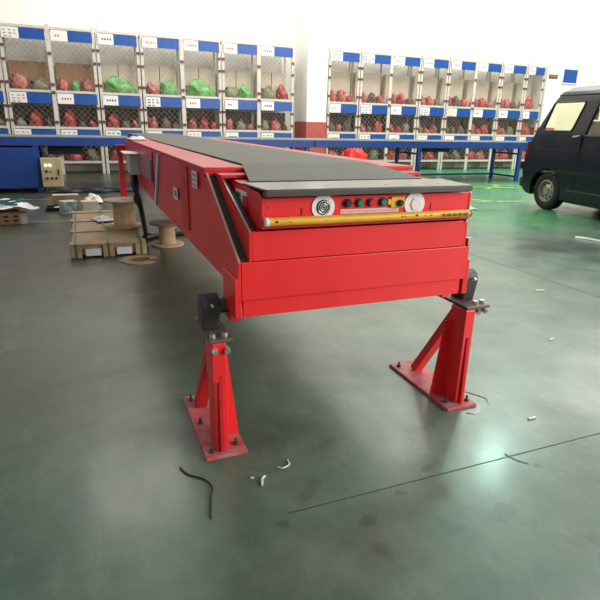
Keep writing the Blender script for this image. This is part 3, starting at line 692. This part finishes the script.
scrap('paper_strip', [(4.86,2.82,.006), (4.93,2.72,.006), (4.96,2.54,.006)], .020, SCRAP, 'long white scrap on the floor near the van')
scrap('paper_strip', [(1.24,-.19,.004), (1.28,-.19,.004)], .005, SCRAP, 'white crumb near the lower right picture edge')
scrap('chalk_line', [(1.17,-.02,.002), (1.19,.03,.002), (1.14,.12,.002)], .0025, SCRAP, 'white chalk line around the right foot plate', 'mark')
scrap('chalk_line', [(1.02,-.05,.002), (1.05,-.07,.002), (1.09,-.05,.002)], .003, SCRAP, 'white chalk smear in front of the right foot plate', 'mark')
o = crumple('film_scrap', 5.05, 5.05, 0, .30, .16, .08, mat('mint_film', (.45,.72,.55), .5), seed=15, rz=-.3); tag(o, 'white and green film scrap on the floor just right of the conveyor nose', 'scrap')

# ------------------------------------------------------------------ van
al = math.atan2(.111, .994)
# local frame: +x runs from the rear wheel towards the van's front; +y is away from camera side (inboard)
van = thing('van', 'dark navy blue microvan parked at the right, cut by the picture edge', 'van', (6.241, 4.575, 0), math.atan2(-.994, -.111))
WD = 1.46
def inset(z):     # tumblehome
    pts = [(0,.05), (.18,.02), (.35,0), (.75,-.005), (1.15,.02), (1.62,.10), (1.74,.15), (1.9,.34)]
    for (a, x), (b, y) in zip(pts, pts[1:]):
        if z <= b: return x+(y-x)*(z-a)/(b-a)
    return .34
def arc(cx, r, n=12, z0=.20):
    a0 = math.asin(max(-1, min(1, (z0-.29)/r))); return [(cx - r*math.cos(t), .29+r*math.sin(t)) for t in [a0+(PI-2*a0)*i/n for i in range(n+1)]]
rw, fwh = -.17, 2.10
outl = [(-.70,.28)] + [(-.62,.22)] + arc(rw, .345) + arc(fwh, .345) + [(2.62,.22), (2.78,.28), (2.80,.75), (2.62,1.02), (2.20,1.55), (1.95,1.76), (1.5,1.80), (.6,1.82), (-.16,1.81), (-.27,1.74), (-.40,1.50), (-.60,1.12), (-.72,.90), (-.74,.55)]
def rrect(pts, r=.05, n=4):
    out = []
    for i, p in enumerate(pts):
        p = Vector(p); a = (Vector(pts[i-1])-p).normalized(); b = (Vector(pts[(i+1)%len(pts)])-p).normalized()
        for k in range(n+1):
            t = k/n; out.append(tuple((p+a*r)*(1-t)**2 + p*2*t*(1-t) + (p+b*r)*t*t))
    return out
wins = [rrect([(-.44,1.19), (.18,1.19), (.30,1.60), (-.34,1.60)]), rrect([(.45,1.13), (1.15,1.13), (1.15,1.60), (.55,1.60)]), rrect([(1.24,1.13), (2.15,1.13), (2.02,1.45), (1.80,1.60), (1.30,1.60)])]
def panel_bm(out, holes, ysgn, off=0., thick=.03):
    cu = bpy.data.curves.new('tmp', 'CURVE'); cu.dimensions = '2D'; cu.fill_mode = 'BOTH'
    for loop in [out]+holes:
        sp = cu.splines.new('POLY'); sp.points.add(len(loop)-1); sp.use_cyclic_u = True
        for i, (a, b) in enumerate(loop): sp.points[i].co = (a, b, 0, 1)
    oc = bpy.data.objects.new('tmp', cu); C.objects.link(oc); me = oc.to_mesh(); bm = bmesh.new(); bm.from_mesh(me); oc.to_mesh_clear(); bpy.data.objects.remove(oc); bpy.data.curves.remove(cu)
    bmesh.ops.remove_doubles(bm, verts=bm.verts[:], dist=1e-5)
    for z in (.35,.55,.75,.95,1.15,1.3,1.45,1.62,1.70,1.76):
        bmesh.ops.bisect_plane(bm, geom=bm.verts[:]+bm.edges[:]+bm.faces[:], plane_co=(0,z,0), plane_no=(0,1,0), dist=1e-5)
    for v in bm.verts:
        s, z = v.co.x, v.co.y
        crease = .012*max(0, 1-abs(z-.66)/.05)*(1 if -.68 < s < 2.7 else 0)
        y = inset(z)-crease+off
        v.co = Vector((s, y if ysgn > 0 else WD-y, z))
    g = bmesh.ops.extrude_face_region(bm, geom=bm.faces[:])
    for e in g['geom']:
        if isinstance(e, bmesh.types.BMVert): e.co.y += thick*ysgn
    return bm
for sgn in (1, -1):
    o = obj('side_panel', panel_bm(outl, wins, sgn), VANP, van, smooth=True)
    for w_ in wins:
        g_ = obj('window_glass', panel_bm(w_, [], sgn, off=.010, thick=.004), GLASS, van)
    for w_ in wins:
        bm = bmesh.new(); f = lambda z: (inset(z)-.004) if sgn > 0 else WD-inset(z)+.004
        bm_tube(bm, [(a, f(b), b) for a, b in w_]+[(w_[0][0], f(w_[0][1]), w_[0][1])], .012, 6); obj('window_seal', bm, TRIM, van)
# skin across the body
def skin(pts, m, name, crown=.0, thick=.02, nn=8):
    bm = bmesh.new(); rows = []
    for s, z in pts:
        i0 = inset(z); rows.append([bm.verts.new((s, i0+(WD-2*i0)*k/nn, z+crown*math.sin(PI*k/nn))) for k in range(nn+1)])
    for a, b in zip(rows, rows[1:]):
        for k in range(nn): bm.faces.new((a[k], a[k+1], b[k+1], b[k]))
    return obj(name, bm, m, van, smooth=True)
skin([(-.70,.28), (-.74,.55), (-.72,.90), (-.60,1.12)], VANP, 'tailgate')
skin([(-.60,1.12), (-.585,1.142)], VANP, 'tailgate_rail')
skin([(-.585,1.142), (-.40,1.50), (-.285,1.715)], GLASS, 'rear_glass')
skin([(-.285,1.715), (-.27,1.74)], VANP, 'tailgate_top')
skin([(-.27,1.735), (-.16,1.81), (.6,1.82), (1.5,1.80), (1.95,1.76)], TEALP, 'roof', crown=.045)
skin([(2.62,1.02), (2.20,1.55), (1.95,1.76)], GLASS, 'windscreen', crown=0)
skin([(2.78,.28), (2.80,.75), (2.62,1.02)], VANP, 'front_panel')
B('underbody', TRIM, [(-.62, 2.7, .08, WD-.08, .20, .30), (.25,1.75,.03,WD-.03,.17,.24)], van); B('cabin_floor', INT, [(-.62,2.6,.06,WD-.06,.56,.60)], van)
# drip rail, sill trim, handle, tail lamp, bumper
bm = bmesh.new(); bm_tube(bm, [(-.30,.135,1.705), (.6,.125,1.70), (1.8,.13,1.69)], .012, 6); obj('drip_rail', bm, TRIM, van)
B('side_molding', mat('dull_trim', (.05,.055,.06), .4), [(.30, 1.74, -.016, .0, .345, .365)], van)
B('slide_rail', TRIM, [(-.55,.48,-.004,.03,.90,.915)], van); B('door_gap', RUB, [(.415,.425,-.007,.03,.36,1.12), (1.215,1.222,-.007,.03,.36,1.12)], van)
bm = bmesh.new(); bm_bar(bm, (.27,-.012,1.115), (.39,-.012,1.13), .03, .022, side=(0,1,0)); L(obj('door_handle', bm, BOLT, van, bevel=.004), 'chrome door handle')
B('tail_lamp', AMB, [(-.725,-.66,-.004,.10,.72,1.02)], van, bevel=.01)
B('bumper', mat('bumper_grey', (.03,.035,.04), .5), [(-.80,-.62,.0,WD,.30,.46)], van, bevel=.03)
bm = bmesh.new(); bm_cyl(bm, (-.86,.28,.26), (-.55,.28,.27), .022, 12); obj('exhaust_pipe', bm, STEELD, van)
B('tow_bracket', TRIM, [(-.92,-.62,.16,.22,.40,.45)], van)
# wheels
def vwheel(s, near=True):
    y0 = .035 if near else WD-.035; sg = 1 if near else -1
    r = .288; bm = bmesh.new(); n = 44
    prof = [(.165,.010), (.185,.0), (.25,-.004), (.275,.006), (.288,.028), (.288,.145), (.275,.165), (.17,.165)]
    rings = [[bm.verts.new((s+rr*math.cos(2*PI*i/n), y0+sg*yy, .288+rr*math.sin(2*PI*i/n))) for i in range(n)] for rr, yy in prof]
    for a, b in zip(rings, rings[1:]+rings[:1]):
        for i in range(n): bm.faces.new((a[i], a[(i+1)%n], b[(i+1)%n], b[i]))
    t_ = obj('wheel', bm, TYRE, van, smooth=True)
    bm = bmesh.new(); prof = [(.172,.004), (.160,.0), (.155,.018), (.148,.045), (.110,.040), (.085,.020), (.055,.012), (.05,.0), (.0001,-.002)]
    rings = [[bm.verts.new((s+rr*math.cos(2*PI*i/n), y0+sg*yy, .288+rr*math.sin(2*PI*i/n))) for i in range(n)] for rr, yy in prof]
    for a, b in zip(rings, rings[1:]):
        for i in range(n): bm.faces.new((a[i], a[(i+1)%n], b[(i+1)%n], b[i]))
    rim = L(obj('rim', bm, WHEEL, t_, smooth=True), 'pale steel rim')
    bm = bmesh.new()
    for k in range(8):
        a = 2*PI*k/8; c = Vector((s+.112*math.cos(a), y0+sg*.036, .288+.112*math.sin(a))); bm_cyl(bm, c, c+Vector((0,sg*.010-sg*.014,0)), .019, 12)
    obj('vent_hole', bm, BLK, rim)
    bm = bmesh.new()
    for k in range(4):
        a = 2*PI*k/4+.4; c = Vector((s+.062*math.cos(a), y0+sg*.012, .288+.062*math.sin(a))); bm_cyl(bm, c, c-Vector((0,sg*.014,0)), .010, 6)
    obj('wheel_nut', bm, STEELD, rim)
for s in (rw, fwh):
    vwheel(s); vwheel(s, False)
    B('wheel_well', RUB, [(s-.36, s+.36, .20, .24, .22, .64), (s-.36, s+.36, WD-.24, WD-.20, .22, .64), (s-.36,s+.36,.03,WD-.03,.635,.65)], van)
# seats seen through the glass
for s, yy in ((.15,.18), (.15,.80), (1.35,.18), (1.35,.80)):
    bm = bmesh.new(); bm_prism(bm, [(s,.60),(s+.48,.60),(s+.48,.80),(s+.14,.84),(s-.02,1.34),(s-.12,1.34),(s-.04,.80)], 'y', yy, yy+.46)
    o = obj('seat', bm, SEAT, van, bevel=.03); B('headrest', SEAT, [(s-.14, s-.04, yy+.11, yy+.35, 1.36, 1.52), (s-.10,s-.08,yy+.20,yy+.26,1.33,1.37)], o, bevel=.03)
wsn = L(B('steering_column', TRIM, [(2.0,2.2,.36,.42,.7,1.08)], van), 'dark steering column')

# ------------------------------------------------------------------ light
def area(name, loc, size, rot, power, col=(1,1,1), sy=None):
    l = bpy.data.lights.new(name, 'AREA'); l.energy = power; l.color = col; l.size = size
    if sy: l.shape = 'RECTANGLE'; l.size_y = sy
    o = bpy.data.objects.new(name, l); C.objects.link(o); o.location = loc; o.rotation_euler = rot; return o
area('door_daylight', (8.0, -6.5, 4.0), 7, (math.radians(66), 0, math.radians(36)), 1150, (1,.97,.93), sy=4.5)
area('roof_light_back', (5.5, 9.2, 6.8), 13, (math.radians(10), 0, 0), 1050, (1,.96,.88), sy=4)
area('fill_light_right', (15.5, 8.5, 6.8), 5, (0, 0, 0), 650, (1,.96,.88), sy=5)  # added fill, brightens the right-hand wall and the view through the van
area('roof_light_front', (7.0, 2.0, 6.8), 6, (0, 0, 0), 300, (.95,1,.97), sy=2)
fl = area('flood_lamp', (8.55, 7.2, 6.8), .5, (0,0,0), 90, (.60,1,.86)); fl.data.spread = math.radians(150)
fl.rotation_euler = (Vector((.855,-.397,0))-fl.location).to_track_quat('-Z','Y').to_euler()
w = bpy.data.worlds.new('world'); SC.world = w; w.use_nodes = True
w.node_tree.nodes['Background'].inputs[0].default_value = (.86,.93,1,1); w.node_tree.nodes['Background'].inputs[1].default_value = .30
SC.view_settings.view_transform = 'Standard'; SC.view_settings.look = 'None'; SC.view_settings.exposure = 0.08; SC.view_settings.gamma = 1
